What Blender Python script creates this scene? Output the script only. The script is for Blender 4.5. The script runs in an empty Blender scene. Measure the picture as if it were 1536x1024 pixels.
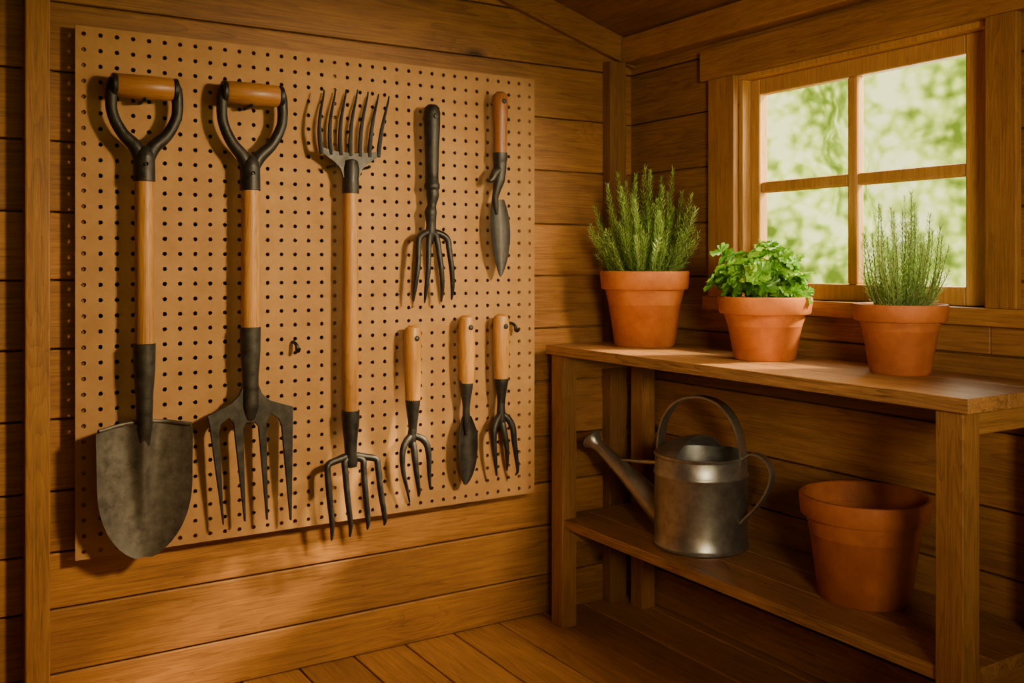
import bpy, bmesh, math, random
from mathutils import Vector, Matrix, noise
random.seed(7)
S = bpy.context.scene
COL = S.collection

# ------------------------------------------------------------------ materials
def new_mat(name):
    m = bpy.data.materials.new(name); m.use_nodes = True
    nt = m.node_tree
    return m, nt, nt.nodes["Principled BSDF"]
def N(nt, t, **kw):
    n = nt.nodes.new(t)
    for k, v in kw.items(): setattr(n, k, v)
    return n
def M(nt, op, a, b=None, c=None):
    n = nt.nodes.new("ShaderNodeMath"); n.operation = op
    for i, v in enumerate((a, b, c)):
        if v is None: continue
        if isinstance(v, (int, float)): n.inputs[i].default_value = v
        else: nt.links.new(v, n.inputs[i])
    return n.outputs[0]
def ramp(nt, fac, stops):
    r = nt.nodes.new("ShaderNodeValToRGB")
    el = r.color_ramp.elements
    while len(el) < len(stops): el.new(0.5)
    for e, (p, c) in zip(el, stops):
        e.position = p; e.color = (c[0], c[1], c[2], 1)
    nt.links.new(fac, r.inputs[0])
    return r.outputs[0]

def wood(name, axis, dark, light, freq=1.0, knots=True, rough=0.55, var=0.45, bump=0.3, contrast=1.0, rings=0.17):
    m, nt, bs = new_mat(name)
    L = nt.links.new
    tc = N(nt, "ShaderNodeTexCoord")
    at = N(nt, "ShaderNodeAttribute", attribute_name="tone")
    off = N(nt, "ShaderNodeCombineXYZ")
    L(M(nt, 'MULTIPLY', at.outputs['Fac'], 17.3), off.inputs[0])
    L(M(nt, 'MULTIPLY', at.outputs['Fac'], 23.1), off.inputs[1])
    L(M(nt, 'MULTIPLY', at.outputs['Fac'], 31.7), off.inputs[2])
    add = N(nt, "ShaderNodeVectorMath", operation='ADD')
    L(tc.outputs['Object'], add.inputs[0]); L(off.outputs[0], add.inputs[1])
    def mp(along, cross=1.0):
        p = N(nt, "ShaderNodeMapping")
        s = [cross]*3; s[axis] = along
        p.inputs['Scale'].default_value = s
        L(add.outputs[0], p.inputs['Vector']); return p.outputs[0]
    n1 = N(nt, "ShaderNodeTexNoise"); n1.inputs['Scale'].default_value = 9*freq; n1.inputs['Detail'].default_value = 2.0
    n1.inputs['Distortion'].default_value = 0.1
    L(mp(0.06), n1.inputs['Vector'])
    base = n1.outputs['Fac']
    if knots:
        vor = N(nt, "ShaderNodeTexVoronoi"); vor.inputs['Scale'].default_value = 3.4*freq
        L(mp(0.5), vor.inputs['Vector'])
        kn = N(nt, "ShaderNodeMapRange"); kn.inputs['From Min'].default_value = 0.03; kn.inputs['From Max'].default_value = 0.08
        L(vor.outputs['Distance'], kn.inputs['Value'])
        kd = N(nt, "ShaderNodeMapRange"); kd.inputs['From Min'].default_value = 0.0; kd.inputs['From Max'].default_value = 0.2
        kd.inputs['To Min'].default_value = 0.13; kd.inputs['To Max'].default_value = 0.0
        L(vor.outputs['Distance'], kd.inputs['Value'])
        base = M(nt, 'ADD', base, kd.outputs[0])
    rg = M(nt, 'POWER', M(nt, 'FRACT', M(nt, 'MULTIPLY', base, 28.0)), 2.2)
    n2 = N(nt, "ShaderNodeTexNoise"); n2.inputs['Scale'].default_value = 80*freq; n2.inputs['Detail'].default_value = 6
    n2.inputs['Roughness'].default_value = 0.7
    L(mp(0.035), n2.inputs['Vector'])
    n4 = N(nt, "ShaderNodeTexNoise"); n4.inputs['Scale'].default_value = 300*freq; n4.inputs['Detail'].default_value = 2
    L(mp(0.04), n4.inputs['Vector'])
    n3 = N(nt, "ShaderNodeTexNoise"); n3.inputs['Scale'].default_value = 4.5; n3.inputs['Detail'].default_value = 6
    n3.inputs['Roughness'].default_value = 0.65
    L(mp(0.6), n3.inputs['Vector'])
    f = M(nt, 'SUBTRACT', M(nt, 'MULTIPLY', M(nt,'SUBTRACT', n2.outputs['Fac'], 0.5), 0.8*contrast), M(nt, 'MULTIPLY', M(nt,'SUBTRACT', rg, 0.3), rings*contrast))
    f = M(nt, 'ADD', f, M(nt, 'MULTIPLY', M(nt,'SUBTRACT', n4.outputs['Fac'], 0.5), 0.6*contrast))
    f = M(nt, 'ADD', f, M(nt, 'MULTIPLY', M(nt,'SUBTRACT', n3.outputs['Fac'], 0.5), 0.85))
    f = M(nt, 'ADD', f, 0.52)
    col = ramp(nt, f, [(0.05, dark), (0.95, light)])
    vv = M(nt, 'MULTIPLY_ADD', at.outputs['Fac'], var, 1.0-var*0.5)
    mx = N(nt, "ShaderNodeMix", data_type='RGBA', blend_type='MULTIPLY'); mx.inputs[0].default_value = 1.0
    cm = N(nt, "ShaderNodeCombineColor")
    L(vv, cm.inputs[0]); L(vv, cm.inputs[1]); L(vv, cm.inputs[2])
    L(col, mx.inputs[6]); L(cm.outputs[0], mx.inputs[7])
    out = mx.outputs[2]
    if knots:
        m2 = N(nt, "ShaderNodeMix", data_type='RGBA')
        L(kn.outputs[0], m2.inputs[0]); L(out, m2.inputs[7])
        m2.inputs[6].default_value = (dark[0]*0.45, dark[1]*0.4, dark[2]*0.4, 1)
        out = m2.outputs[2]
    L(out, bs.inputs['Base Color'])
    bs.inputs['Roughness'].default_value = rough
    bs.inputs['Specular IOR Level'].default_value = 0.35
    bp = N(nt, "ShaderNodeBump"); bp.inputs['Strength'].default_value = bump; bp.inputs['Distance'].default_value = 0.002
    L(f, bp.inputs['Height']); L(bp.outputs[0], bs.inputs['Normal'])
    return m

def simple(name, c1, c2, scale=30, rough=0.6, metal=0.0, bump=0.1, dist=0.001, detail=4, r2=None, spec=0.5, lo=0.3, hi=0.7):
    m, nt, bs = new_mat(name)
    L = nt.links.new
    tc = N(nt, "ShaderNodeTexCoord")
    n1 = N(nt, "ShaderNodeTexNoise"); n1.inputs['Scale'].default_value = scale; n1.inputs['Detail'].default_value = detail
    n1.inputs['Roughness'].default_value = 0.66
    L(tc.outputs['Object'], n1.inputs['Vector'])
    n2 = N(nt, "ShaderNodeTexNoise"); n2.inputs['Scale'].default_value = scale*7; n2.inputs['Detail'].default_value = 3
    L(tc.outputs['Object'], n2.inputs['Vector'])
    L(ramp(nt, n1.outputs['Fac'], [(lo, c1), (hi, c2)]), bs.inputs['Base Color'])
    bs.inputs['Roughness'].default_value = rough
    if r2 is not None:
        mr = N(nt, "ShaderNodeMapRange"); mr.inputs['From Min'].default_value = .3; mr.inputs['From Max'].default_value = .7
        mr.inputs['To Min'].default_value = rough; mr.inputs['To Max'].default_value = r2
        L(n1.outputs['Fac'], mr.inputs['Value']); L(mr.outputs[0], bs.inputs['Roughness'])
    bs.inputs['Metallic'].default_value = metal
    bs.inputs['Specular IOR Level'].default_value = spec
    bp = N(nt, "ShaderNodeBump"); bp.inputs['Strength'].default_value = bump; bp.inputs['Distance'].default_value = dist
    L(M(nt, 'ADD', n1.outputs['Fac'], M(nt, 'MULTIPLY', n2.outputs['Fac'], 0.6)), bp.inputs['Height']); L(bp.outputs[0], bs.inputs['Normal'])
    return m

def leafmat(name, stops, trans=0.35, rough=0.5):
    m, nt, bs = new_mat(name)
    L = nt.links.new
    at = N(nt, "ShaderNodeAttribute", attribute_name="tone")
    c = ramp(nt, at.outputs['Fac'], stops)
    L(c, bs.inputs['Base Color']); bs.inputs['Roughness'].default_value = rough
    tr = N(nt, "ShaderNodeBsdfTranslucent"); L(c, tr.inputs[0])
    mx = N(nt, "ShaderNodeMixShader"); mx.inputs[0].default_value = trans
    L(bs.outputs[0], mx.inputs[1]); L(tr.outputs[0], mx.inputs[2])
    L(mx.outputs[0], nt.nodes["Material Output"].inputs[0])
    return m

WD, WL = (0.115, 0.040, 0.008), (0.48, 0.208, 0.050)
TD, TL = (0.125, 0.045, 0.009), (0.45, 0.2, 0.05)
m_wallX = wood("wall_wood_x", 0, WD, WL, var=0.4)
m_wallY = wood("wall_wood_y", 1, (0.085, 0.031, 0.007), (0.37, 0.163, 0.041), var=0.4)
m_trimX = wood("trim_wood_x", 0, (0.11, 0.041, 0.009), (0.38, 0.165, 0.042), freq=1.4, var=0.3)
m_trimY = wood("trim_wood_y", 1, TD, TL, freq=1.4, var=0.3)
m_trimZ = wood("trim_wood_z", 2, TD, TL, freq=1.4, var=0.3, knots=False)
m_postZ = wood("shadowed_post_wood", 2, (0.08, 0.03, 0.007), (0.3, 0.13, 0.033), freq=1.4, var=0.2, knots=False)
m_sashZ = wood("sash_wood_z", 2, (0.26, 0.11, 0.026), (0.68, 0.35, 0.1), freq=1.6, var=0.2, knots=False)
m_floor = wood("floor_wood", 1, (0.14, 0.052, 0.013), (0.52, 0.237, 0.066), var=0.35, rough=0.45)
m_ceil = wood("ceiling_wood", 1, (0.11, 0.041, 0.009), (0.36, 0.157, 0.04), var=0.4)
m_benchY = wood("bench_wood_y", 1, (0.105, 0.041, 0.012), (0.49, 0.23, 0.076), freq=1.2, var=0.2, rough=0.44, knots=False, contrast=1.4, bump=0.5)
m_benchZ = wood("bench_wood_z", 2, (0.125, 0.047, 0.011), (0.43, 0.192, 0.053), freq=1.4, var=0.2, knots=False)
m_benchX = wood("bench_wood_x", 0, (0.125, 0.047, 0.011), (0.43, 0.192, 0.053), freq=1.4, var=0.2, knots=False)
m_shaft = wood("ash_shaft", 2, (0.22, 0.082, 0.018), (0.62, 0.295, 0.078), freq=1.6, var=0.1, knots=False, rough=0.42, bump=0.12, contrast=1.2)
m_gripX = wood("grip_wood", 0, (0.15, 0.055, 0.014), (0.45, 0.19, 0.052), freq=2, var=0.1, knots=False, rough=0.36, bump=0.12)
m_handle = wood("golden_handle_wood", 2, (0.27, 0.103, 0.022), (0.66, 0.32, 0.08), freq=2, var=0.1, knots=False, rough=0.34, bump=0.12)
m_handle_red = wood("reddish_handle_wood", 2, (0.14, 0.045, 0.012), (0.42, 0.155, 0.044), freq=2, var=0.1, knots=False, rough=0.36, bump=0.12)
m_iron = simple("black_iron", (0.013, 0.011, 0.0095), (0.045, 0.037, 0.031), scale=40, rough=0.34, metal=0.5, bump=0.5, dist=0.0015, r2=0.58)
m_blade = simple("worn_steel", (0.075, 0.062, 0.049), (0.19, 0.16, 0.125), scale=40, rough=0.42, metal=0.6, bump=0.45, dist=0.0007, detail=10, r2=0.58, lo=0.3, hi=0.75)
m_head = simple("dark_forged_steel", (0.024, 0.02, 0.017), (0.075, 0.063, 0.052), scale=40, rough=0.36, metal=0.6, bump=0.4, dist=0.001, detail=8, r2=0.55)
m_galv = simple("galvanised_steel", (0.28, 0.26, 0.215), (0.46, 0.43, 0.365), scale=35, rough=0.3, metal=0.88, bump=0.1, dist=0.0007, detail=8, r2=0.42)
m_peg = simple("hardboard", (0.33, 0.162, 0.054), (0.43, 0.222, 0.079), scale=16, rough=0.65, bump=0.12, dist=0.0005, detail=8, spec=0.25)
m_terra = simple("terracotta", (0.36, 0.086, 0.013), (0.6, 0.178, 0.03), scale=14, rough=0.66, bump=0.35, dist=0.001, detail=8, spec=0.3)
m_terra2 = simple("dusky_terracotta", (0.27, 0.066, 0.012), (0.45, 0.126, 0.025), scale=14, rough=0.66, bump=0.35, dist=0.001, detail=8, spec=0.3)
m_soil = simple("soil", (0.02, 0.012, 0.007), (0.07, 0.04, 0.022), scale=60, rough=0.95, bump=0.8, dist=0.005)
m_stem = simple("woody_stem", (0.1, 0.11, 0.03), (0.18, 0.18, 0.06), scale=60, rough=0.8)
m_gstem = simple("green_stem", (0.08, 0.17, 0.02), (0.16, 0.28, 0.05), scale=60, rough=0.6)
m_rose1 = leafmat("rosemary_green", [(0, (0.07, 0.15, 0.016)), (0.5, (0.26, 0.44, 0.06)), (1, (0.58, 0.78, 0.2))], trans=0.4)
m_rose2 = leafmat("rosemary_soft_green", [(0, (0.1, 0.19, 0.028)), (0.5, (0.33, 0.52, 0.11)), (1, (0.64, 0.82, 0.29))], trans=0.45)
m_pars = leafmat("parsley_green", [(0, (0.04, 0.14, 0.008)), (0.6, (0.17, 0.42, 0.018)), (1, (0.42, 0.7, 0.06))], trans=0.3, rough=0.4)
m_grass = simple("grass", (0.1, 0.2, 0.03), (0.25, 0.4, 0.08), scale=8, rough=0.9)

def hedge_mat():
    m, nt, bs = new_mat("glowing_foliage")
    L = nt.links.new
    tc = N(nt, "ShaderNodeTexCoord")
    a = N(nt, "ShaderNodeTexNoise"); a.inputs['Scale'].default_value = 1.7; a.inputs['Detail'].default_value = 1.5
    b = N(nt, "ShaderNodeTexNoise"); b.inputs['Scale'].default_value = 6.5; b.inputs['Detail'].default_value = 2.0
    v = N(nt, "ShaderNodeTexVoronoi", feature='SMOOTH_F1'); v.inputs['Scale'].default_value = 12.0; v.inputs['Smoothness'].default_value = 0.7
    for n in (a, b, v): L(tc.outputs['Object'], n.inputs['Vector'])
    f = M(nt, 'ADD', M(nt, 'MULTIPLY', a.outputs['Fac'], 0.9), M(nt, 'MULTIPLY', b.outputs['Fac'], 0.7))
    f = M(nt, 'SUBTRACT', f, M(nt, 'MULTIPLY', v.outputs['Distance'], 0.36))
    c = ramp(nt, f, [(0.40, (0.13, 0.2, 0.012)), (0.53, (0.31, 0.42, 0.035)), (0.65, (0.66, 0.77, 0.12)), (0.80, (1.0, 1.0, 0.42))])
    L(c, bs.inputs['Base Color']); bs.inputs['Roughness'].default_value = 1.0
    L(c, bs.inputs['Emission Color']); bs.inputs['Emission Strength'].default_value = 2.0  # foliage glows by itself; emission stands in for sunlight on the leaves
    return m
m_hedge = hedge_mat()

def glass_mat():
    m, nt, bs = new_mat("window_glass")
    nt.nodes.remove(bs)
    t = N(nt, "ShaderNodeBsdfTransparent"); g = N(nt, "ShaderNodeBsdfGlossy"); g.inputs['Roughness'].default_value = 0.02
    mx = N(nt, "ShaderNodeMixShader"); mx.inputs[0].default_value = 0.015
    nt.links.new(t.outputs[0], mx.inputs[1]); nt.links.new(g.outputs[0], mx.inputs[2])
    nt.links.new(mx.outputs[0], nt.nodes["Material Output"].inputs[0])
    return m
m_glass = glass_mat()

# ------------------------------------------------------------------ builders
class B:
    def __init__(s):
        s.bm = bmesh.new(); s.t = s.bm.faces.layers.float.new("tone")
    def _paint(s, tone=None):
        tone = random.uniform(0.02, 1) if tone is None else tone
        for f in s.bm.faces:
            if f[s.t] == 0.0: f[s.t] = tone
    def hexa(s, p, bev=0.002, tone=None):
        vs = [s.bm.verts.new(q) for q in p]
        fs = [s.bm.faces.new([vs[i] for i in f]) for f in ((0,3,2,1),(4,5,6,7),(0,1,5,4),(1,2,6,5),(2,3,7,6),(3,0,4,7))]
        if bev > 0:
            ed = list({e for f in fs for e in f.edges})
            bmesh.ops.bevel(s.bm, geom=ed, offset=bev, segments=2, profile=0.5, affect='EDGES')
        s._paint(tone)
    def box(s, x0, x1, y0, y1, z0, z1, bev=0.002, tone=None):
        s.hexa([(x0,y0,z0),(x1,y0,z0),(x1,y1,z0),(x0,y1,z0),(x0,y0,z1),(x1,y0,z1),(x1,y1,z1),(x0,y1,z1)], bev, tone)
    def tube(s, path, rad, seg=12, n=6, flat=(1,1,1)):
        P = [Vector(p) for p in path]
        R = list(rad) if isinstance(rad, (list, tuple)) else [rad]*len(P)
        pts, rr = [], []
        if len(P) > 2 and n > 1:
            for i in range(len(P)-1):
                p0 = P[max(i-1,0)]; p1 = P[i]; p2 = P[i+1]; p3 = P[min(i+2,len(P)-1)]
                for k in range(n):
                    t = k/n
                    pts.append(0.5*((2*p1)+(p2-p0)*t+(2*p0-5*p1+4*p2-p3)*t*t+(3*p1-p0-3*p2+p3)*t**3))
                    rr.append(R[i]*(1-t)+R[i+1]*t)
            pts.append(P[-1]); rr.append(R[-1])
        else: pts, rr = P, R
        tan = [(pts[min(i+1,len(pts)-1)]-pts[max(i-1,0)]).normalized() for i in range(len(pts))]
        up = Vector((0,1,0)) if abs(tan[0].y) < 0.9 else Vector((1,0,0))
        nrm = (up - tan[0]*up.dot(tan[0])).normalized()
        rings = []
        F = Vector(flat)
        for i, p in enumerate(pts):
            nrm = (nrm - tan[i]*nrm.dot(tan[i])).normalized()
            bn = tan[i].cross(nrm)
            ring = []
            for k in range(seg):
                a = 2*math.pi*k/seg
                d = (nrm*math.cos(a)+bn*math.sin(a))*rr[i]
                ring.append(s.bm.verts.new(p+Vector((d.x*F.x, d.y*F.y, d.z*F.z))))
            rings.append(ring)
        for i in range(len(rings)-1):
            for k in range(seg):
                s.bm.faces.new((rings[i][k], rings[i][(k+1)%seg], rings[i+1][(k+1)%seg], rings[i+1][k]))
        s.bm.faces.new(list(reversed(rings[0]))); s.bm.faces.new(rings[-1])
        s._paint()
    def lathe(s, prof, c=(0,0,0), seg=48, tilt=None, tone=None):
        c = Vector(c); rings = []
        for r, z in prof:
            if r <= 1e-6:
                rings.append([s.bm.verts.new((0,0,z))])
            else:
                rings.append([s.bm.verts.new((r*math.cos(2*math.pi*k/seg), r*math.sin(2*math.pi*k/seg), z)) for k in range(seg)])
        for a, b in zip(rings, rings[1:]):
            for k in range(seg):
                q = [a[k%len(a)], a[(k+1)%len(a)], b[(k+1)%len(b)], b[k%len(b)]]
                u = []
                for v in q:
                    if v not in u: u.append(v)
                if len(u) > 2: s.bm.faces.new(u)
        Mx = Matrix.Translation(c) @ (tilt if tilt else Matrix.Identity(4))
        for r in rings:
            for v in r: v.co = Mx @ v.co
        s._paint(tone)
    def plate(s, out, y0, y1, tone=None):
        a = [s.bm.verts.new((x, y0, z)) for x, z in out]
        b = [s.bm.verts.new((x, y1, z)) for x, z in out]
        s.bm.faces.new(a); s.bm.faces.new(list(reversed(b)))
        n = len(out)
        for i in range(n): s.bm.faces.new((a[i], b[i], b[(i+1)%n], a[(i+1)%n]))
        s._paint(tone)
    def sheet(s, fn, nu, nv, th):
        fr = [[s.bm.verts.new(fn(-1+2*i/nu, j/(nv-1))) for i in range(nu+1)] for j in range(nv)]
        bk = [[s.bm.verts.new(fn(-1+2*i/nu, j/(nv-1))+Vector((0,th,0))) for i in range(nu+1)] for j in range(nv)]
        for j in range(nv-1):
            for i in range(nu):
                s.bm.faces.new((fr[j][i],fr[j+1][i],fr[j+1][i+1],fr[j][i+1])); s.bm.faces.new((bk[j][i],bk[j][i+1],bk[j+1][i+1],bk[j+1][i]))
            for i in (0, nu): s.bm.faces.new((fr[j][i],fr[j+1][i],bk[j+1][i],bk[j][i]))
        for j in (0, nv-1):
            for i in range(nu): s.bm.faces.new((fr[j][i],fr[j][i+1],bk[j][i+1],bk[j][i]))
        s._paint()
    def obj(s, name, mat, parent=None, origin=None, smooth=False, recalc=True, bevel=0, label=None):
        if recalc: bmesh.ops.recalc_face_normals(s.bm, faces=s.bm.faces[:])
        if parent is not None: origin = parent.location
        if origin is not None:
            o = Vector(origin)
            for v in s.bm.verts: v.co -= o
        me = bpy.data.meshes.new(name); s.bm.to_mesh(me); s.bm.free()
        me.materials.append(mat)
        ob = bpy.data.objects.new(name, me); COL.objects.link(ob)
        if parent is not None: ob.parent = parent
        elif origin is not None: ob.location = origin
        if smooth:
            me.polygons.foreach_set("use_smooth", [True]*len(me.polygons))
            try: me.set_sharp_from_angle(angle=math.radians(38))
            except Exception: pass
        if bevel:
            md = ob.modifiers.new("bevel", 'BEVEL'); md.width = bevel; md.segments = 2; md.limit_method = 'ANGLE'
        if label: ob["label"] = label
        return ob

def structure(ob): ob["kind"] = "structure"; return ob
def thing(name, loc, label, cat, group=None):
    e = bpy.data.objects.new(name, None); e.empty_display_size = 0.05
    e.location = loc; COL.objects.link(e)
    e["label"] = label; e["category"] = cat
    if group: e["group"] = group
    return e

# ------------------------------------------------------------------ room shell
XB, YA = 1.93, 2.40
XL, YF = -0.72, -1.0
RX = (XB+XL)/2
def roof(x): return 1.735 + 0.3*((XB-RX) - abs(x-RX))
rows = [0.0, 0.115, 0.262, 0.39, 0.529, 0.691, 0.85, 1.006, 1.16, 1.32, 1.478, 1.635, 1.79, 1.95, 2.11, 2.27]
g = 0.002
b = B()
for z0, z1 in zip(rows, rows[1:]):
    b.box(XL, XB+0.1, YA, YA+0.018, z0+g, z1-g, 0.003)
b.box(XL, XB+0.1, YA+0.0165, YA+0.05, 0, 2.2, 0)
for sgn in (1, -1):
    no = Vector((0.3*sgn, 0, 1)).normalized()
    bmesh.ops.bisect_plane(b.bm, geom=b.bm.verts[:]+b.bm.edges[:]+b.bm.faces[:], plane_co=(RX, 0, roof(RX)+0.01), plane_no=no, clear_outer=True)
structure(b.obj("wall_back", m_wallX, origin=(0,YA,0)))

OY0, OY1, OZ0, OZ1 = 1.20, 1.93, 0.95, 1.56
b = B()
def wb(y0, y1, z0, z1, tone):
    if y1-y0 > 0.002 and z1-z0 > 0.006: b.box(XB, XB+0.018, y0, y1, z0, z1, 0.003, tone)
for z0, z1 in zip(rows, rows[1:]):
    if z0 > 1.75: break
    z1 = min(z1, 1.79)
    t = random.uniform(0.05, 1)
    if z1 <= OZ0 or z0 >= OZ1: wb(YF, YA, z0+g, z1-g, t)
    else:
        wb(YF, OY0, z0+g, z1-g, t); wb(OY1, YA, z0+g, z1-g, t)
        if z0 < OZ0: wb(OY0, OY1, z0+g, OZ0, t)
        if z1 > OZ1: wb(OY0, OY1, OZ1, z1-g, t)
x0, x1 = XB+0.0165, XB+0.09
b.box(x0, x1, YF, OY0, 0, 1.76, 0); b.box(x0, x1, OY1, YA, 0, 1.76, 0)
b.box(x0, x1, OY0, OY1, 0, OZ0, 0); b.box(x0, x1, OY0, OY1, OZ1, 1.76, 0)
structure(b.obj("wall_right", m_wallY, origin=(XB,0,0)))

b = B()
for z0, z1 in zip(rows, rows[1:]):
    if z0 > 1.75: break
    b.box(XL-0.018, XL, YF, YA, z0+g, min(z1,1.79)-g, 0.003)
b.box(XL-0.05, XL-0.0165, YF, YA+.05, 0, 1.76, 0)
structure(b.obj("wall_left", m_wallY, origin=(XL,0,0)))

b = B()
xs = [1.147-0.15*i for i in range(12, 0, -1)] + [1.147, 1.297, 1.447, 1.60, 1.75, 1.90, 2.02]
xs = [XL-.05] + [x for x in xs if x > XL+.05]
for a, c in zip(xs, xs[1:]):
    b.box(a+0.002, c-0.002, YF, YA+0.05, -0.022, 0, 0.003)
b.box(XL-.05, XB+.09, YF, YA+0.05, -0.05, -0.02, 0)
structure(b.obj("floor", m_floor, origin=(0,0,0)))

b = B()
def slab(xa, xb, lo, hi, y0, y1, bev=0.003):
    b.hexa([(xa,y0,roof(xa)+lo),(xb,y0,roof(xb)+lo),(xb,y1,roof(xb)+lo),(xa,y1,roof(xa)+lo),
            (xa,y0,roof(xa)+hi),(xb,y0,roof(xb)+hi),(xb,y1,roof(xb)+hi),(xa,y1,roof(xa)+hi)], bev)
nb = 9
for side in (0, 1):
    xa, xe = (RX, XB+0.2) if side else (XL-0.2, RX)
    for i in range(nb):
        p, q = xa+(xe-xa)*i/nb, xa+(xe-xa)*(i+1)/nb
        slab(p+0.0015, q-0.0015, 0, 0.018, YF, YA+0.15)
    slab(xa, xe, 0.0165, 0.05, YF, YA+0.15, 0)
structure(b.obj("ceiling", m_ceil, origin=(0,0,0)))

k = [0]
def trim(mat, fn):
    global b
    b = B(); fn(); k[0] += 1
    return structure(b.obj("trim_%d" % k[0], mat, origin=(0,0,0)))
trim(m_trimX, lambda: slab(RX, XB, -0.08, 0, YA-0.02, YA, 0.002))
trim(m_trimX, lambda: slab(XL, RX, -0.08, 0, YA-0.02, YA, 0.002))
trim(m_trimY, lambda: b.box(XB-0.055, XB, YF, YA-0.021, 1.665, 1.745, 0.003))
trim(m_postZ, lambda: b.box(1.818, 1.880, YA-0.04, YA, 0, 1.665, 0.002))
trim(m_trimZ, lambda: b.box(0.208, 0.258, YA-0.05, YA, 0, 2.02, 0.003))

# window
w = bpy.data.objects.new("window_1", None); w.location = (XB, 1.565, OZ0); COL.objects.link(w); w["kind"] = "structure"
b = B()
b.box(XB-0.02, XB, OY1, OY1+0.1, OZ0, OZ1, 0.002, 0.7)
b.box(XB-0.02, XB, OY0-0.068, OY0, OZ0, OZ1, 0.002, 0.5)
b.obj("window_casing", m_trimZ, parent=w)
b = B(); b.box(XB-0.024, XB, OY0-0.1, OY1+0.13, OZ1, OZ1+0.088, 0.002, 0.6)
b.box(XB-0.024, XB+0.09, OY0-0.1, OY1+0.12, OZ0-0.038, OZ0, 0.003, 0.8)
b.obj("window_sill", m_trimY, parent=w)
b = B()
for y0, y1 in ((OY0, OY0+0.014), (OY1-0.014, OY1)): b.box(XB+.001, XB+0.09, y0, y1, OZ0, OZ1-.0141, 0.001, 0.9)
b.box(XB+.001, XB+0.09, OY0, OY1, OZ1-0.014, OZ1, 0.001, 0.9)
b.obj("window_jamb", m_sashZ, parent=w)
b = B()
sx0, sx1 = XB+0.03, XB+0.062
b.box(sx0, sx1, OY0+0.014, 1.277, OZ0, OZ1-0.014, 0.004, 0.8)
b.box(sx0, sx1, 1.882, OY1-0.014, OZ0, OZ1-0.014, 0.004, 0.8)
b.box(sx0+.001, sx1-.001, 1.2765, 1.8825, OZ0, 0.992, 0.004, 0.7)
b.box(sx0+.001, sx1-.001, 1.2765, 1.8825, 1.503, OZ1-0.014, 0.004, 0.7)
b.box(sx0+0.002, sx1-0.002, 1.564, 1.594, 0.991, 1.504, 0.006, 0.8)
b.box(sx0+0.004, sx1-0.004, 1.276, 1.566, 1.235, 1.265, 0.006, 0.7)
b.box(sx0+0.004, sx1-0.004, 1.592, 1.883, 1.235, 1.265, 0.006, 0.7)
b.obj("window_sash", m_sashZ, parent=w)
b = B(); b.box(sx0+0.015, sx0+0.017, 1.27, 1.89, 0.985, 1.51, 0)
b.obj("window_glass", m_glass, parent=w)

# outdoors
b = B(); b.box(-6, 16, -10, 14, -0.12, -0.06, 0)
structure(b.obj("ground", m_grass, origin=(0,0,-0.06)))
b = B()
nx, nz = 90, 30
grid = []
for j in range(nz+1):
    rw = []
    for i in range(nx+1):
        y = -5+14*i/nx; z = -0.06+3.7*j/nz
        d = noise.noise(Vector((y*0.9, z*0.9, 1)))*0.5 + noise.noise(Vector((y*2.7, z*2.7, 5)))*0.18
        x = 6.2 + d + (0.6*((z/3.6)**3))
        rw.append(b.bm.verts.new((x, y, z)))
    grid.append(rw)
for j in range(nz):
    for i in range(nx):
        b.bm.faces.new((grid[j][i], grid[j+1][i], grid[j+1][i+1], grid[j][i+1]))
b._paint()
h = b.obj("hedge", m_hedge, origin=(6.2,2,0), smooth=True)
h["label"] = "self-glowing leafy green garden foliage outside the window"; h["category"] = "hedge"; h["kind"] = "stuff"

# ------------------------------------------------------------------ pegboard
PB = thing("pegboard", (0.925, 2.363, 0.376), "large tan perforated hardboard pegboard mounted on plank wall", "pegboard")
def pegboard():
    b = B(); bm = b.bm
    x0, x1, z0, z1 = 0.31, 1.54, 0.376, 1.579
    nc, nr = 35, 34
    cx, cz = (x1-x0)/nc, (z1-z0)/nr
    yf, yb = 2.36, 2.366
    seg = 12; r = 0.0051
    fv = {}
    def gv(i, j, y, key):
        kk = (i, j, key)
        if kk not in fv: fv[kk] = bm.verts.new((x0+i*cx, y, z0+j*cz))
        return fv[kk]
    for i in range(nc):
        for j in range(nr):
            ox, oz = x0+(i+.5)*cx, z0+(j+.5)*cz
            fr = [bm.verts.new((ox+r*math.cos(2*math.pi*(k+.5)/seg), yf, oz+r*math.sin(2*math.pi*(k+.5)/seg))) for k in range(seg)]
            bk = [bm.verts.new((ox+r*math.cos(2*math.pi*(k+.5)/seg), yb, oz+r*math.sin(2*math.pi*(k+.5)/seg))) for k in range(seg)]
            for k in range(seg):
                bm.faces.new((fr[k], bk[k], bk[(k+1)%seg], fr[(k+1)%seg]))
            for key, y, ring in (("f", yf, fr), ("b", yb, bk)):
                c = [gv(i+1,j+1,y,key), gv(i,j+1,y,key), gv(i,j,y,key), gv(i+1,j,y,key)]
                for q in range(4):
                    cq = c[q]; cn = c[(q+1)%4]
                    a = [ring[(1+3*q+m)%seg] for m in range(4)]
                    f = [cq, a[0], a[1], a[2], a[3], cn]
                    f2 = f if key == "b" else f[::-1]
                    bm.faces.new(f2)
    for i in range(nc):
        for j in (0, nr):
            bm.faces.new((gv(i,j,yf,"f"), gv(i+1,j,yf,"f"), gv(i+1,j,yb,"b"), gv(i,j,yb,"b")))
    for j in range(nr):
        for i in (0, nc):
            bm.faces.new((gv(i,j,yf,"f"), gv(i,j+1,yf,"f"), gv(i,j+1,yb,"b"), gv(i,j,yb,"b")))
    b._paint(0.5)
    b.obj("perforated_panel", m_peg, parent=PB)
    b = B()
    for xx in (0.325, 0.91, 1.49): b.box(xx, xx+0.035, 2.366, 2.40, 0.40, 1.56, 0.001)
    b.obj("mounting_batten", m_postZ, parent=PB)
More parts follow.
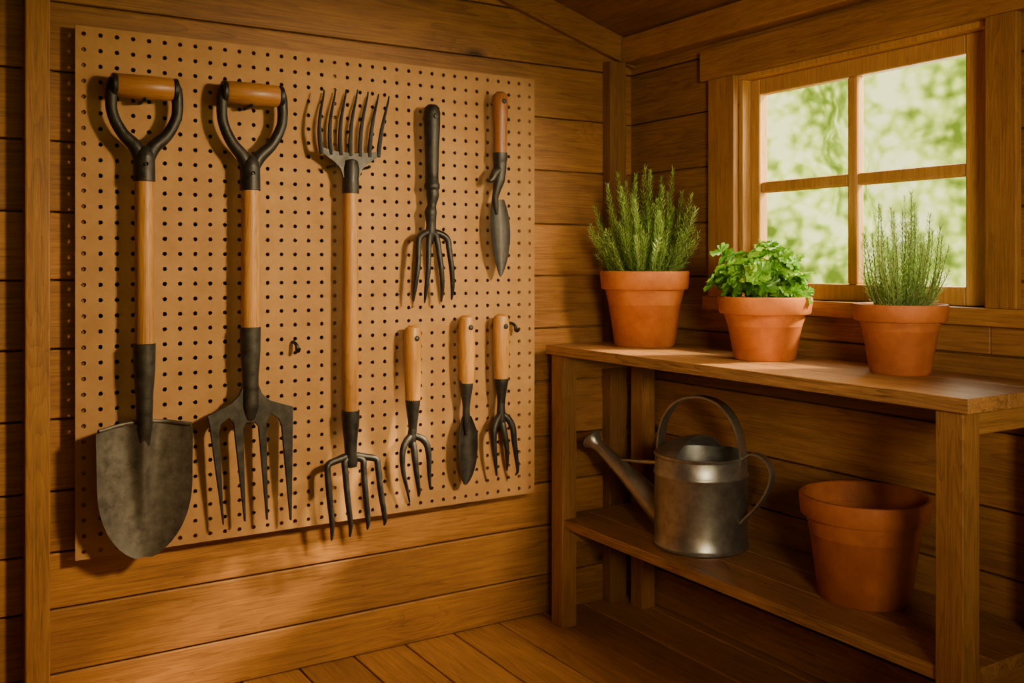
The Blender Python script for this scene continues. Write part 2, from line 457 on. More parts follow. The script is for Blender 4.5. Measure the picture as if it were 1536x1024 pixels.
pegboard()

YT = 2.315
def peg(x, z, y_out, ball=False):
    b = B()
    pth = [(x, 2.372, z), (x, (2.36+y_out)/2, z), (x, y_out+0.003, z), (x, y_out, z+(0.001 if ball else 0.004))]
    b.tube(pth, 0.0038, seg=8, n=4)
    if ball:
        b.lathe([(0,-0.0015),(0.0055,-0.0012),(0.0072,0.0),(0.006,0.0022),(0,0.003)], (x, y_out, z), 16, Matrix.Rotation(math.radians(90), 4, 'X'))
    o = b.obj("pegboard_hook", m_iron, origin=(x, 2.36, z), smooth=True)
    o["label"] = "small black metal hook in the pegboard"; o["category"] = "hook"; o["group"] = "pegboard hooks"
def empty_hook(x, z):
    b = B()
    b.tube([(x-.004,2.37,z+.010),(x-.003,2.350,z+.009),(x,2.340,z+.002),(x,2.338,z-.008),(x+.001,2.330,z-.011),(x+.002,2.324,z-.004)], [.0045,.0045,.005,.005,.0045,.003], seg=10, n=5)
    o = b.obj("pegboard_hook", m_iron, origin=(x, 2.36, z), smooth=True)
    o["label"] = "empty black metal hook in the pegboard"; o["category"] = "hook"; o["group"] = "pegboard hooks"
empty_hook(0.817, 0.836); empty_hook(1.462, 0.862)

def d_handle(T, xc, xl, xr, zg, zneck, zfer):
    b = B()
    pr = [(0.0, 0), (0.0235, 0), (0.026, 0.004), (0.0275, (xr-xl)/2), (0.026, xr-xl-0.004), (0.0235, xr-xl), (0, xr-xl)]
    b.lathe(pr, (xl, YT, zg), 28, Matrix.Rotation(math.radians(90), 4, 'Y'))
    b.obj("grip", m_gripX, parent=T, smooth=True)
    b = B()
    hl = zg-zneck
    for sx, x in ((-1, xl), (1, xr)):
        cap = [(0, -0.006), (0.024, -0.006), (0.0265, -0.003), (0.0265, 0.004), (0.024, 0.006), (0, 0.006)]
        b.lathe(cap, (x+sx*0.004, YT, zg), 24, Matrix.Rotation(math.radians(90), 4, 'Y'))
        xx = x+sx*0.006
        b.tube([(x+sx*0.004, YT, zg+0.014), (xx+sx*0.003, YT, zg-0.012), (xx+sx*0.002, YT, zg-hl*0.42), (xc+(xx-xc)*0.72, YT, zg-hl*0.72),
                (xc+(xx-xc)*0.30, YT, zneck+0.012), (xc+sx*0.008, YT, zneck-0.012)], [0.011, 0.0135, 0.0125, 0.0135, 0.016, 0.017], seg=12, n=6)
    b.lathe([(0, zneck+0.014), (0.014, zneck+0.012), (0.022, zneck), (0.0235, zneck-0.014), (0.024, zfer+0.006), (0.0245, zfer), (0.021, zfer-0.001), (0, zfer-0.001)], (xc, YT, 0), 24)
    b.lathe([(0,-0.003),(0.003,-0.002),(0.004,0.0),(0.004,0.004)], (xc, YT-0.024, zneck-0.03), 10, Matrix.Rotation(math.radians(90), 4, 'X'))
    b.obj("handle_yoke", m_iron, parent=T, smooth=True)

# ---- spade
T = thing("garden_spade", (0.4485, YT, 0.372), "long garden spade with D-shaped grip and rounded steel blade on pegboard", "spade")
d_handle(T, 0.4485, 0.388, 0.512, 1.445, 1.298, 1.231)
b = B(); b.lathe([(0,1.245),(0.0205,1.245),(0.0208,1.1),(0.0205,0.95),(0.0212,0.85),(0,0.85)], (0.4485,YT,0), 24)
b.obj("shaft", m_shaft, parent=T, smooth=True)
xc = 0.4485
b = B()
b.tube([(xc,YT-.002,0.861),(xc,YT-.002,0.80),(xc,YT-.002,0.74),(xc,YT-.002,0.70),(xc,YT+.001,0.67),(xc-.0005,YT+.006,0.63),(xc-.001,YT+.012,0.59)], [0.0248,0.0235,0.019,0.018,0.0175,0.0155,0.010], seg=24, n=6)
b.obj("socket", m_head, parent=T, smooth=True)
b = B()
zt, zb = 0.678, 0.370
def bw(v):
    w = 0.1045*(1-0.04*v)
    if v > 0.42:
        q = (v-0.42)/0.58
        w *= max(0.0, 1-q**2.25)**0.62
    return w
def bpt(u, v):
    v *= 0.985
    s = abs(u)
    hw = bw(v)
    z = zt-(zt-zb)*v - 0.012*(1-v)**6*s**3
    y = YT+0.014 - 0.036*s**2.0*(hw/0.105) - 0.016*v*v
    fade = max(0, 1-v/0.8)
    y -= 0.030*fade**1.0*math.exp(-(u*hw/(0.010+0.014*fade))**2)
    return Vector((xc-0.001+u*hw, y, z))
b.sheet(bpt, 56, 50, 0.0035)
b.tube([(xc-0.100,YT-0.020,0.672),(xc-0.05,YT+0.004,0.679),(xc-0.014,YT+0.006,0.682)], 0.0045, seg=8, n=4)
b.tube([(xc+0.100,YT-0.020,0.672),(xc+0.05,YT+0.004,0.679),(xc+0.014,YT+0.006,0.682)], 0.0045, seg=8, n=4)
b.obj("blade", m_blade, parent=T, smooth=True, label="dull worn grey steel spade blade")
peg(0.4485, 1.4145, 2.298)

# ---- digging fork
T = thing("garden_fork", (0.69, YT, 0.412), "long digging fork with D-shaped grip and four flat tines on pegboard", "fork")
xc = 0.692
d_handle(T, xc, 0.634, 0.762, 1.452, 1.29, 1.22)
b = B(); b.lathe([(0,1.235),(0.0205,1.235),(0.021,1.1),(0.0212,0.96),(0.0215,0.88),(0,0.88)], (xc,YT,0), 24)
b.obj("shaft", m_shaft, parent=T, smooth=True)
b = B()
b.tube([(xc,YT-.002,0.890),(xc,YT-.002,0.83),(xc,YT-.002,0.77),(xc,YT-.002,0.735),(xc,YT+.000,0.70),(xc,YT+.003,0.672),(xc,YT+.006,0.655)], [0.0252,0.0240,0.0195,0.0190,0.0205,0.015,0.005], seg=24, n=5, flat=(1.0,0.85,1))
out = [(0.589,0.684),(0.594,0.664),(0.626,0.423),(0.6285,0.423),(0.617,0.645),(0.621,0.662),(0.640,0.676),(0.651,0.660),
       (0.677,0.424),(0.6805,0.424),(0.674,0.648),(0.681,0.660),(0.702,0.661),(0.711,0.648),
       (0.731,0.420),(0.7345,0.420),(0.731,0.660),(0.742,0.678),(0.761,0.664),(0.768,0.648),
       (0.790,0.411),(0.794,0.411),(0.797,0.670),(0.797,0.691),(0.775,0.698),(0.740,0.710),(0.720,0.728),(0.709,0.756),(0.675,0.756),(0.664,0.728),(0.644,0.709),(0.610,0.694)]
b.plate(out, YT-0.006, YT+0.003)
b.obj("fork_head", m_head, parent=T, smooth=True, bevel=0.0015)
peg(xc, 1.4215, 2.298)

# ---- pitchfork
T = thing("pitchfork", (0.95, YT, 0.345), "long wooden-shafted fork with curved upper tines and four lower prongs", "fork")
xc = 0.9505
b = B(); b.lathe([(0,1.235),(0.0185,1.235),(0.019,1.1),(0.0195,0.9),(0.0195,0.72),(0.019,0.655),(0,0.655)], (xc,YT,0), 24)
b.obj("shaft", m_shaft, parent=T, smooth=True)
b = B()
b.lathe([(0,1.222),(0.0215,1.222),(0.0218,1.228),(0.021,1.262),(0.022,1.285),(0.018,1.305),(0,1.312)], (xc,YT,0), 24)
out = [(0.866,1.332),(0.880,1.316),(0.905,1.300),(0.922,1.284),(0.929,1.262),(0.972,1.262),(0.979,1.284),(0.996,1.300),(1.018,1.314),(1.032,1.330),(1.026,1.334),(1.00,1.328),(0.965,1.325),(0.95,1.324),(0.935,1.325),(0.90,1.328),(0.873,1.335)]
b.plate(out, YT-0.006, YT+0.002)
bot = [0.872, 0.897, 0.923, 0.949, 0.975, 1.001, 1.026]
top = [0.878, 0.908, 0.937, 0.968, 0.997, 1.026, 1.056]
for i in range(7):
    zt = 1.488 - 0.003*abs(i-3)
    bow = 0.013 - 0.0008*i
    pts = []
    for q in range(9):
        t = q/8
        pts.append((bot[i]+(top[i]-bot[i])*t - bow*math.sin(math.pi*min(1, t*1.05))*(1-0.15*t), YT-0.002-0.009*math.sin(math.pi*t)-0.002*t, 1.318+(zt-1.318)*t))
    b.tube(pts, [0.0064-0.0044*(q/8)**1.6 for q in range(9)], seg=8, n=3)
b.obj("hay_tines", m_iron, parent=T, smooth=True)
b = B()
b.lathe([(0,0.668),(0.0225,0.668),(0.023,0.662),(0.0215,0.63),(0.017,0.59),(0.0155,0.56),(0.019,0.54),(0.016,0.525),(0,0.52)], (xc,YT,0), 24)
T4 = [(0.884,0.896,0.346),(0.931,0.945,0.348),(0.981,0.993,0.360),(1.021,1.040,0.364)]
for a, c, z in T4:
    sg = -1 if a < xc else 1
    b.tube([(xc+sg*0.004, YT, 0.553),(xc+(a-xc)*0.55, YT-0.004, 0.546),(a-sg*0.004 if abs(a-xc)>.04 else a, YT-0.008, 0.538),(a, YT-0.012, 0.515),((a*2+c)/3, YT-0.016, 0.45),(c, YT-0.012, 0.385),(c+0.001, YT-0.006, z)],
           [0.011,0.009,0.0085,0.0083,0.0079,0.0068,0.0025], seg=10, n=5)
b.obj("prong_head", m_iron, parent=T, smooth=True)
peg(0.905, 1.290, 2.300); peg(0.996, 1.290, 2.300)

# ---- iron hand fork
T = thing("hand_fork", (1.1855, YT, 0.945), "all-black iron hand fork with four curved tines on pegboard", "fork")
xc = 1.183
b = B()
b.lathe([(0,1.470),(0.012,1.468),(0.020,1.460),(0.0225,1.445),(0.022,1.42),(0.0195,1.36),(0.0175,1.30),(0.018,1.26),(0.021,1.255),(0.021,1.245),(0.018,1.240),(0,1.240)], (xc,YT,0), 24)
b.obj("handle", m_iron, parent=T, smooth=True)
b = B()
b.tube([(xc,YT,1.25),(xc+0.002,YT,1.225),(xc-0.001,YT,1.20),(xc-0.004,YT,1.18),(xc-0.003,YT,1.15),(xc-0.004,YT,1.125),(xc-0.004,YT,1.10)], [0.016,0.0175,0.012,0.017,0.0135,0.014,0.008], seg=14, n=5)
for a, c, z in ((1.137,1.127,0.942),(1.167,1.160,0.938),(1.196,1.208,0.940),(1.228,1.239,0.945)):
    sg = -1 if a < 1.181 else 1
    b.tube([(1.180+sg*0.003, YT, 1.128),(1.18+(a-1.18)*0.6, YT-0.005, 1.121),(a-sg*0.003, YT-0.009, 1.108),(a, YT-0.012, 1.085),((a+c)/2, YT-0.017, 1.03),(c, YT-0.012, 0.98),(c+sg*0.001, YT-0.004, z)],
           [0.010,0.0095,0.0085,0.008,0.0072,0.006,0.002], seg=10, n=5)
b.obj("fork_head", m_iron, parent=T, smooth=True)
peg(xc, 1.436, YT-0.024, True)

# ---- trowel with thumb hook
T = thing("weeding_trowel", (1.395, YT, 1.006), "narrow leaf-bladed trowel with reddish wooden handle and hooked neck", "trowel")
b = B()
b.lathe([(0,1.524),(0.011,1.522),(0.0195,1.514),(0.0225,1.50),(0.0215,1.46),(0.019,1.42),(0.018,1.38),(0.019,1.345),(0,1.345)], (1.396,YT,0), 24)
b.obj("handle", m_handle_red, parent=T, smooth=True)
b = B()
b.lathe([(0,1.352),(0.0205,1.352),(0.0205,1.335),(0.018,1.325),(0,1.325)], (1.396,YT,0), 24)
b.tube([(1.396,YT,1.335),(1.395,YT,1.305),(1.391,YT-0.002,1.275),(1.384,YT-0.002,1.248),(1.380,YT,1.225),(1.383,YT+0.002,1.205),(1.388,YT+0.004,1.18)], [0.0185,0.0185,0.0165,0.0115,0.009,0.0085,0.004], seg=12, n=5)
b.tube([(1.390,YT-0.004,1.305),(1.376,YT-0.008,1.295),(1.364,YT-0.010,1.277),(1.353,YT-0.012,1.271)], [0.014,0.0125,0.010,0.0055], seg=10, n=5)
def wt(u, v):
    hw = 0.030*math.sin(math.pi*min(1, 0.16+v*0.84))**0.7*(1.05-0.1*v)+0.0004
    return Vector((1.389+0.009*v+u*hw, YT+0.006-0.012*u*u*(hw/0.028)-0.006*v, 1.222-0.216*v))
b.sheet(wt, 14, 32, 0.0025)
b.obj("blade", m_head, parent=T, smooth=True)
peg(1.396, 1.494, YT-0.024, True)

def small_handle(T, xc, z1, z0, r=0.0215):
    b = B()
    h = z1-z0
    b.lathe([(0,z1),(r*0.5,z1-0.001),(r*0.85,z1-0.007),(r,z1-0.02),(r*1.02,z1-h*0.35),(r*0.98,z1-h*0.65),(r*0.88,z0+0.01),(r*0.84,z0),(0,z0)], (xc,YT,0), 24)
    b.obj("handle", m_handle, parent=T, smooth=True)
    peg(xc+0.001, z1-0.034, YT-0.0235, True)

T = thing("hand_fork", (1.127, YT, 0.412), "small three-pronged hand fork with golden wooden handle on pegboard", "fork")
small_handle(T, 1.126, 0.880, 0.672, 0.0225)
b = B()
b.lathe([(0,0.690),(0.0195,0.690),(0.020,0.68),(0.0185,0.665),(0.014,0.63),(0.0105,0.60),(0,0.595)], (1.126,YT,0), 20)
b.tube([(1.126,YT,0.61),(1.123,YT,0.58),(1.122,YT,0.555)], [0.011,0.013,0.008], seg=12, n=4)
for pts in (([(1.122,.588),(1.106,.578),(1.093,.560),(1.089,.53),(1.094,.49),(1.106,.45),(1.117,.412)]),
            ([(1.124,.575),(1.126,.55),(1.127,.52),(1.132,.48),(1.140,.44),(1.143,.425)]),
            ([(1.126,.588),(1.146,.580),(1.160,.564),(1.166,.535),(1.168,.50),(1.172,.465),(1.178,.438)])):
    n = len(pts)
    b.tube([(x, YT-0.014*math.sin(math.pi*i/(n-1)), z) for i,(x,z) in enumerate(pts)], [0.0098+(0.0022-0.0098)*(i/(n-1))**2 for i in range(n)], seg=10, n=5)
b.obj("fork_head", m_iron, parent=T, smooth=True)

T = thing("hand_trowel", (1.29, YT, 0.440), "small dark metal trowel with golden wooden handle on pegboard", "trowel")
small_handle(T, 1.289, 0.903, 0.716, 0.0225)
b = B()
b.lathe([(0,0.728),(0.0195,0.728),(0.020,0.718),(0.0185,0.705),(0.013,0.675),(0.0100,0.65),(0.0105,0.62),(0.008,0.60),(0.003,0.575),(0,0.57)], (1.289,YT+.002,0), 20)
def trow(u, v):
    hw = 0.0290*(min(1, (v+0.10)/0.36)**0.6)*(max(0.0, 1-max(0,(v-0.38)/0.63)**2.2)**0.68)+0.0008
    return Vector((1.289+u*hw-0.002*v, YT+0.008-0.018*abs(u)**2.3*(hw/.03)-0.004*v, 0.624-0.186*v))
b.sheet(trow, 18, 36, 0.003)
b.obj("blade", m_head, parent=T, smooth=True)

T = thing("hand_fork", (1.405, YT, 0.445), "small splayed black hand fork with golden wooden handle on pegboard", "fork")
small_handle(T, 1.400, 0.902, 0.712, 0.0225)
b = B()
b.lathe([(0,0.728),(0.0195,0.728),(0.020,0.718),(0.0185,0.705),(0.013,0.675),(0.0105,0.65),(0,0.64)], (1.400,YT,0), 20)
b.tube([(1.400,YT,0.66),(1.399,YT,0.635),(1.400,YT,0.605),(1.402,YT,0.585)], [0.0105,0.0115,0.014,0.007], seg=12, n=4)
for pts in (([(1.397,.622),(1.382,.608),(1.371,.588),(1.368,.56),(1.372,.52),(1.378,.48),(1.384,.452)]),
            ([(1.400,.605),(1.402,.58),(1.408,.54),(1.414,.50),(1.419,.462)]),
            ([(1.402,.622),(1.420,.606),(1.431,.580),(1.434,.545),(1.442,.50),(1.450,.46),(1.447,.446)])):
    n = len(pts)
    b.tube([(x, YT-0.014*math.sin(math.pi*i/(n-1)), z) for i,(x,z) in enumerate(pts)], [0.0098+(0.0022-0.0098)*(i/(n-1))**2 for i in range(n)], seg=10, n=5)
b.obj("fork_head", m_iron, parent=T, smooth=True)

# ------------------------------------------------------------------ bench
ZT, ZS = 0.808, 0.311
BE = thing("potting_bench", (1.74, 1.67, 0), "brown wooden potting bench with lower shelf standing beneath the window", "bench")
b = B()
for x0, x1 in ((1.56, 1.681), (1.6825, 1.803), (1.8045, 1.922)):
    b.box(x0, x1, 1.010, 2.330, ZT-0.027, ZT, 0.0018)
b.obj("tabletop", m_benchY, parent=BE)
b = B()
for x0, x1 in ((1.584, 1.695), (1.697, 1.808), (1.810, 1.918)):
    b.box(x0, x1, 1.04, 2.325, ZS-0.026, ZS, 0.0018)
b.obj("shelf", m_benchY, parent=BE)
for x in (1.575, 1.868):
    for y in (1.03, 2.268):
        b = B(); b.box(x, x+0.05, y, y+0.055, 0, ZT-0.027, 0.0022)
        b.obj("leg", m_benchZ, parent=BE)
for y in (1.043, 2.278):
    b = B(); b.box(1.625, 1.868, y, y+0.03, ZS-0.075, ZS-0.026, 0.002); b.obj("rail", m_benchX, parent=BE)
    b = B(); b.box(1.625, 1.868, y, y+0.03, ZT-0.075, ZT-0.027, 0.002); b.obj("rail", m_benchX, parent=BE)

# ------------------------------------------------------------------ pots
def pot_profile(rr, rb, h, band, th=0.009):
    r1 = rb + (rr-0.012-rb)*((h-band)/h)
    return [(0,0),(rb-0.004,0),(rb,0.004),(r1,h-band-0.001),(r1+0.001,h-band),(rr-0.006,h-band),(rr-0.004,h-band+0.003),(rr,h-0.006),(rr-0.002,h-0.001),(rr-0.005,h),
            (rr-th+0.001,h),(rr-th-0.002,h-0.003),(rr-th-0.006,h-band),(rb-th,0.012),(0,0.012)]
def make_pot(T, loc, rr, rb, h, band, mat):
    b = B(); b.lathe(pot_profile(rr, rb, h, band), loc, 64)
    b.obj("pot", mat, parent=T, smooth=True)
def soil(T, loc, r, z):
    b = B(); b.lathe([(0, z+0.008),(r*0.5,z+0.006),(r*0.9,z+0.001),(r,z-0.003),(r*0.95,z-0.02),(0,z-0.02)], loc, 32)
    b.obj("soil", m_soil, parent=T, smooth=True)
def pymesh(name, V, F, tone, mat, T):
    me = bpy.data.meshes.new(name); o = T.location
    me.from_pydata([(v[0]-o.x, v[1]-o.y, v[2]-o.z) for v in V], [], F)
    at = me.attributes.new("tone", 'FLOAT', 'FACE'); at.data.foreach_set("value", tone)
    me.materials.append(mat)
    ob = bpy.data.objects.new(name, me); COL.objects.link(ob); ob.parent = T
    return ob

def rosemary(T, c, r_soil, nst, hmin, hmax, spread, mat, rng, xmax, nl=0.017, step=0.0036, hw=0.0015, lead=6, sides=4, wobble=0.010):
    sb = B(); V=[]; F=[]; tn=[]
    for s in range(nst):
        a = rng.uniform(0, 2*math.pi); q = math.sqrt(rng.random())
        base = Vector((c[0]+math.cos(a)*q*r_soil*0.6, c[1]+math.sin(a)*q*r_soil*0.6, c[2]))
        hgt = rng.uniform(hmin, hmax)*(1-0.28*q*q)
        if s < lead: hgt = hmax*rng.uniform(0.9, 1.03); q *= 0.4
        elif s > nst*0.75: hgt = hmin*rng.uniform(0.5, 1.0); q = min(1, q*1.15)
        lean = spread*q*rng.uniform(0.7, 1.1)
        d = Vector((math.cos(a), math.sin(a), 0))
        n = 7; pts = []
        ph = rng.uniform(0, 6.28); wob = rng.uniform(0.3, 1.0)*wobble
        for i in range(n):
            t = i/(n-1)
            p = base + d*lean*(t**0.8)*(1.15-0.3*t) + Vector((math.cos(ph+t*4)*wob*t, math.sin(ph+t*4)*wob*t, hgt*t))
            if p.x > xmax: p.x = xmax - (p.x-xmax)*0.4
            pts.append(p)
        sb.tube(pts, [0.0016-0.0009*i/(n-1) for i in range(n)], seg=5, n=2)
        cnt = int(hgt*0.95/step)
        st_t = rng.gauss(0, 0.14)
        for kx in range(cnt):
            t = 0.05+0.95*kx/cnt
            f = t*(n-1); i = min(int(f), n-2); ff = f-i
            p = pts[i]*(1-ff)+pts[i+1]*ff
            tg = (pts[i+1]-pts[i]).normalized()
            u = tg.orthogonal().normalized(); w_ = tg.cross(u)
            for side in range(sides):
                an = kx*2.4 + side*6.2832/sides+rng.uniform(-.3,.3)
                o = u*math.cos(an)+w_*math.sin(an)
                el = rng.uniform(0.4, 1.2) if t < 0.93 else rng.uniform(1.0, 2.4)
                dr = (o+tg*el).normalized()
                ln = nl*rng.uniform(0.7, 1.15)*(1.0 if t < 0.85 else 0.75)
                sd = dr.cross(tg)
                if sd.length < 1e-4: continue
                sd = sd.normalized()*hw
                cur = tg*ln*0.16
                b0 = len(V)
                V += [p, p+dr*ln*0.55+sd-cur*0.2, p+dr*ln+cur, p+dr*ln*0.55-sd-cur*0.2]
                F.append((b0,b0+1,b0+2,b0+3))
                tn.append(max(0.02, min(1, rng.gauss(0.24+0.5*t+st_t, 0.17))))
    for v in V:
        if v.x > xmax+0.012: v.x = xmax+0.012
    sb.obj("stem", m_stem, parent=T, smooth=True)
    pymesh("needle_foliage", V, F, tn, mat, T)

rng = random.Random(11)
T = thing("potted_rosemary", (1.785, 2.157, ZT), "bushy green rosemary in a wide terracotta pot on the bench", "plant")
c = (1.785, 2.157, ZT)
make_pot(T, c, 0.128, 0.086, 0.214, 0.052, m_terra); soil(T, c, 0.112, 0.19)
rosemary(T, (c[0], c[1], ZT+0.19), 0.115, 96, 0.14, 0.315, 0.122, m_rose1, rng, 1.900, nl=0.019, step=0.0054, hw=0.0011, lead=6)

T = thing("potted_parsley", (1.783, 1.695, ZT), "leafy bright green parsley in a terracotta pot by the window", "plant")
c = (1.783, 1.695, ZT)
make_pot(T, c, 0.114, 0.074, 0.155, 0.042, m_terra); soil(T, c, 0.1, 0.135)
def parsley(T, c, rx, rz, nleaf, rng, xmax):
    sb = B(); V=[]; F=[]; tn=[]
    prof = []
    K = 36
    for i in range(K):
        a = 2*math.pi*i/K
        r = 0.40+0.60*abs(math.cos(a*1.5))**0.9 + 0.10*math.cos(a*12)
        prof.append((r*math.cos(a), r*math.sin(a)))
    for s in range(nleaf):
        a = rng.uniform(0, 2*math.pi); ph = math.acos(1-rng.random()*0.97)
        q = rng.uniform(0.5, 1.0)
        bump = 1+0.12*math.sin(3*a+1.0)
        p = Vector((c[0]+rx*q*bump*math.sin(ph)*math.cos(a), c[1]+rx*q*bump*math.sin(ph)*math.sin(a), c[2]+rz*q*bump*math.cos(ph)+0.014*rng.uniform(-1,1)))
        out = Vector((math.sin(ph)*math.cos(a), math.sin(ph)*math.sin(a), math.cos(ph)))
        nrm = (out*0.8+Vector((rng.uniform(-.8,.8), rng.uniform(-.8,.8), 0.45))).normalized()
        d = Vector((math.cos(a+rng.uniform(-.8,.8)), math.sin(a+rng.uniform(-.8,.8)), rng.uniform(-.8,.2)))
        d = (d-nrm*d.dot(nrm)).normalized(); e = nrm.cross(d)
        sz = rng.uniform(0.019, 0.033)
        b0 = len(V); V.append(p-nrm*sz*0.05)
        cup = rng.uniform(-0.6, 0.35)
        for (x, y) in prof:
            rr2 = x*x+y*y
            V.append(p+d*x*sz+e*y*sz+nrm*(cup*rr2*sz*0.6+0.10*sz*math.sin(12*math.atan2(y,x))))
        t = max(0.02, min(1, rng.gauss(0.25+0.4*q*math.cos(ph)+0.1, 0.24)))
        for i in range(K):
            F.append((b0, b0+1+i, b0+1+(i+1)%K)); tn.append(t)
        if s % 2 == 0:
            q0 = Vector((c[0]+0.03*math.cos(a), c[1]+0.03*math.sin(a), c[2]-0.02))
            m_ = (q0+p)/2+Vector((0,0,0.02))
            m_.x = min(m_.x, xmax)
            pe = p-nrm*0.002; pe.x = min(pe.x, xmax)
            sb.tube([q0, m_, pe], [0.0018,0.0014,0.0009], seg=5, n=3)
    for v in V:
        if v.x > xmax: v.x = xmax - (v.x-xmax)*0.3
    sb.obj("stem", m_gstem, parent=T, smooth=True)
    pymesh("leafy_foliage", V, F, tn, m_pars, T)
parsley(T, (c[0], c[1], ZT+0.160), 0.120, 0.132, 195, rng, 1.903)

T = thing("potted_rosemary", (1.804, 1.3265, ZT), "upright grey-green rosemary in a small terracotta pot on the bench", "plant")
c = (1.804, 1.3265, ZT)
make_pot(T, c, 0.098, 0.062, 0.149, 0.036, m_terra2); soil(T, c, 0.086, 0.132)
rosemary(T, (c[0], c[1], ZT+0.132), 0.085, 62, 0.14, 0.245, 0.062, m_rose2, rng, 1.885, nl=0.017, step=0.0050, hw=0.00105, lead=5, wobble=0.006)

T = thing("flower_pot", (1.778, 1.398, ZS), "large empty terracotta flower pot on the bench's lower shelf", "pot")
c = (1.778, 1.398, ZS)
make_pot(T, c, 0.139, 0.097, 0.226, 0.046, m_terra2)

# ------------------------------------------------------------------ watering can
CX, CY = 1.748, 1.885
T = thing("watering_can", (CX, CY, ZS), "galvanized metal watering can with arched handle on the lower shelf", "watering can")
sd = Vector((-0.098, 0.35, 0)).normalized()
C0 = Vector((CX, CY, 0))
def at(d, z, side=0.0):
    p = C0 + sd*d + Vector((sd.y, -sd.x, 0))*side
    return (p.x, p.y, z)
b = B()
z0 = ZS
H = 0.240
b.lathe([(0,0),(0.118,0),(0.123,0.003),(0.1235,0.009),(0.120,0.014),(0.1195,0.05),(0.119,0.180),(0.1215,0.184),(0.1225,0.188),(0.1215,0.192),(0.119,0.196),(0.1185,H-0.010),(0.1205,H-0.008),(0.1215,H-0.003),(0.1195,H),
         (0.1165,H-0.002),(0.1155,H-0.02),(0.117,0.014),(0,0.014)], (CX, CY, z0), 64)
b.obj("can_body", m_galv, parent=T, smooth=True)
b = B()
n1, n2 = 14, 32
fr = []
for j in range(n1+1):
    r = 0.1175*j/n1
    row = []
    for i in range(n2+1):
        a = -math.pi/2*0.98 + math.pi*0.98*i/n2
        zz = z0+H-0.003+0.046*(1-(j/n1)**2.2)
        row.append(b.bm.verts.new(at(r*math.cos(a)+0.001, zz, r*math.sin(a))))
    fr.append(row)
for j in range(n1):
    for i in range(n2):
        b.bm.faces.new((fr[j][i],fr[j][i+1],fr[j+1][i+1],fr[j+1][i]))
bmesh.ops.remove_doubles(b.bm, verts=b.bm.verts[:], dist=1e-5)
bmesh.ops.solidify(b.bm, geom=b.bm.faces[:], thickness=0.002)
b._paint()
b.obj("can_cover", m_galv, parent=T, smooth=True)
def strap(name, path, width, th, n=8):
    b = B()
    P = [Vector(p) for p in path]; pts = []
    for i in range(len(P)-1):
        p0 = P[max(i-1,0)]; p1 = P[i]; p2 = P[i+1]; p3 = P[min(i+2,len(P)-1)]
        for k_ in range(n):
            t = k_/n
            pts.append(0.5*((2*p1)+(p2-p0)*t+(2*p0-5*p1+4*p2-p3)*t*t+(3*p1-p0-3*p2+p3)*t**3))
    pts.append(P[-1])
    side = Vector((sd.y, -sd.x, 0))
    rings = []
    for i, p in enumerate(pts):
        tg = (pts[min(i+1,len(pts)-1)]-pts[max(i-1,0)]).normalized()
        nr = tg.cross(side).normalized()
        prof = []
        m_ = 16
        for k_ in range(m_):
            a = 2*math.pi*k_/m_
            x = math.copysign(abs(math.cos(a))**0.6, math.cos(a))*width/2
            y = math.sin(a)*th*(1.0 if abs(math.cos(a)) < 0.8 else 1.8)
            prof.append(b.bm.verts.new(p+side*x+nr*y))
        rings.append(prof)
    for i in range(len(rings)-1):
        for k_ in range(16):
            b.bm.faces.new((rings[i][k_], rings[i][(k_+1)%16], rings[i+1][(k_+1)%16], rings[i+1][k_]))
    b.bm.faces.new(rings[0]); b.bm.faces.new(rings[-1][::-1])
    b._paint()
    b.obj(name, m_galv, parent=T, smooth=True)
strap("carrying_handle", [at(0.122, 0.53), at(0.124, 0.565), at(0.110, 0.625), at(0.068, 0.676), at(0.0, 0.696), at(-0.064, 0.680), at(-0.106, 0.63), at(-0.122, 0.565), at(-0.122, 0.53)], 0.034, 0.0040)
strap("rear_handle", [at(-0.119, 0.545), at(-0.150, 0.566), at(-0.185, 0.558), at(-0.203, 0.525), at(-0.192, 0.480), at(-0.160, 0.432), at(-0.134, 0.405), at(-0.120, 0.388)], 0.024, 0.0036)
b = B()
b.tube([at(0.092, 0.352), at(0.140, 0.390), at(0.22, 0.449), at(0.30, 0.503), at(0.338, 0.528)], [0.041, 0.037, 0.027, 0.0185, 0.0155], seg=28, n=5)
b.obj("spout", m_galv, parent=T, smooth=True)
b = B()
dirv = (Vector(at(0.36,0.540))-Vector(at(0.32,0.511))).normalized()
rot = dirv.to_track_quat('Z','Y').to_matrix().to_4x4()
b.lathe([(0,-0.004),(0.016,-0.004),(0.018,0.010),(0.026,0.026),(0.031,0.030),(0.031,0.034),(0.027,0.037),(0,0.039)], at(0.332,0.523), 28, rot)
b.obj("sprinkler_rose", m_galv, parent=T, smooth=True)
b = B()
b.tube([at(0.112, 0.508), at(0.16, 0.503), at(0.245, 0.497), at(0.285,0.495)], [0.010, 0.008, 0.005, 0.003], seg=10, n=3, flat=(1,1,0.8))
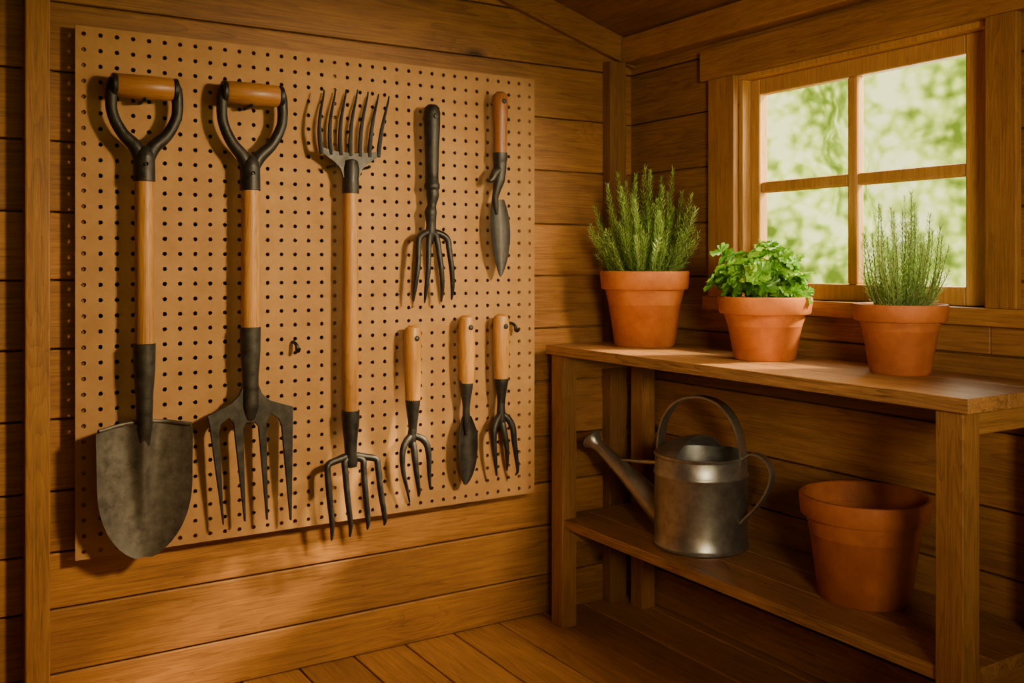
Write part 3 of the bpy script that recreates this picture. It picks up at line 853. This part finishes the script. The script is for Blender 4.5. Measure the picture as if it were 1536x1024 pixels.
b.obj("spout_brace", m_galv, parent=T, smooth=True)

# ------------------------------------------------------------------ lights
def aim(o, loc, target):
    o.location = loc
    o.rotation_euler = (Vector(target)-Vector(loc)).to_track_quat('-Z','Y').to_euler()
def area(name, loc, target, size, energy, col, spread=180):
    l = bpy.data.lights.new(name, 'AREA'); l.energy = energy; l.color = col; l.size = size
    l.spread = math.radians(spread)
    o = bpy.data.objects.new(name, l); COL.objects.link(o); aim(o, loc, target)
def spot(name, loc, target, energy, col, ang, blend, rad):
    l = bpy.data.lights.new(name, 'SPOT'); l.energy = energy; l.color = col; l.spot_size = math.radians(ang); l.spot_blend = blend
    l.shadow_soft_size = rad
    o = bpy.data.objects.new(name, l); COL.objects.link(o); aim(o, loc, target)
s = bpy.data.lights.new("sun", 'SUN'); s.energy = 17; s.color = (1, 0.78, 0.44); s.angle = math.radians(7)
so = bpy.data.objects.new("sun", s); COL.objects.link(so)
so.rotation_euler = Vector((-1.5, 0.9, -1.4)).to_track_quat('-Z','Y').to_euler()
so.location = (6, -2, 5)
spot("key_light", (1.60, 0.45, 1.55), (0.80, 2.36, 0.66), 245, (1, 0.77, 0.43), 68, 1.0, 0.12)
area("window_light", (2.25, 1.565, 1.45), (0.9, 2.0, 0.7), 0.7, 17, (1, 0.93, 0.64), 170)
area("fill_light", (0.1, -0.9, 1.3), (1.85, 1.80, 1.0), 0.5, 4.2, (1, 0.85, 0.58), 45)  # added unseen fill aimed at the right wall; no doorway is modelled

wd = bpy.data.worlds.new("world"); S.world = wd; wd.use_nodes = True
bg = wd.node_tree.nodes["Background"]; bg.inputs[0].default_value = (1.0, 0.8, 0.52, 1); bg.inputs[1].default_value = 0.035

cam = bpy.data.cameras.new("camera"); co = bpy.data.objects.new("camera", cam); COL.objects.link(co)
co.location = (0, 0, 1.045)
co.rotation_euler = (math.radians(90), 0, -math.atan2(0.527, 0.850))
cam.lens = 33.98; cam.sensor_width = 36; cam.shift_y = -118/1536
cam.clip_start = 0.02
S.camera = co
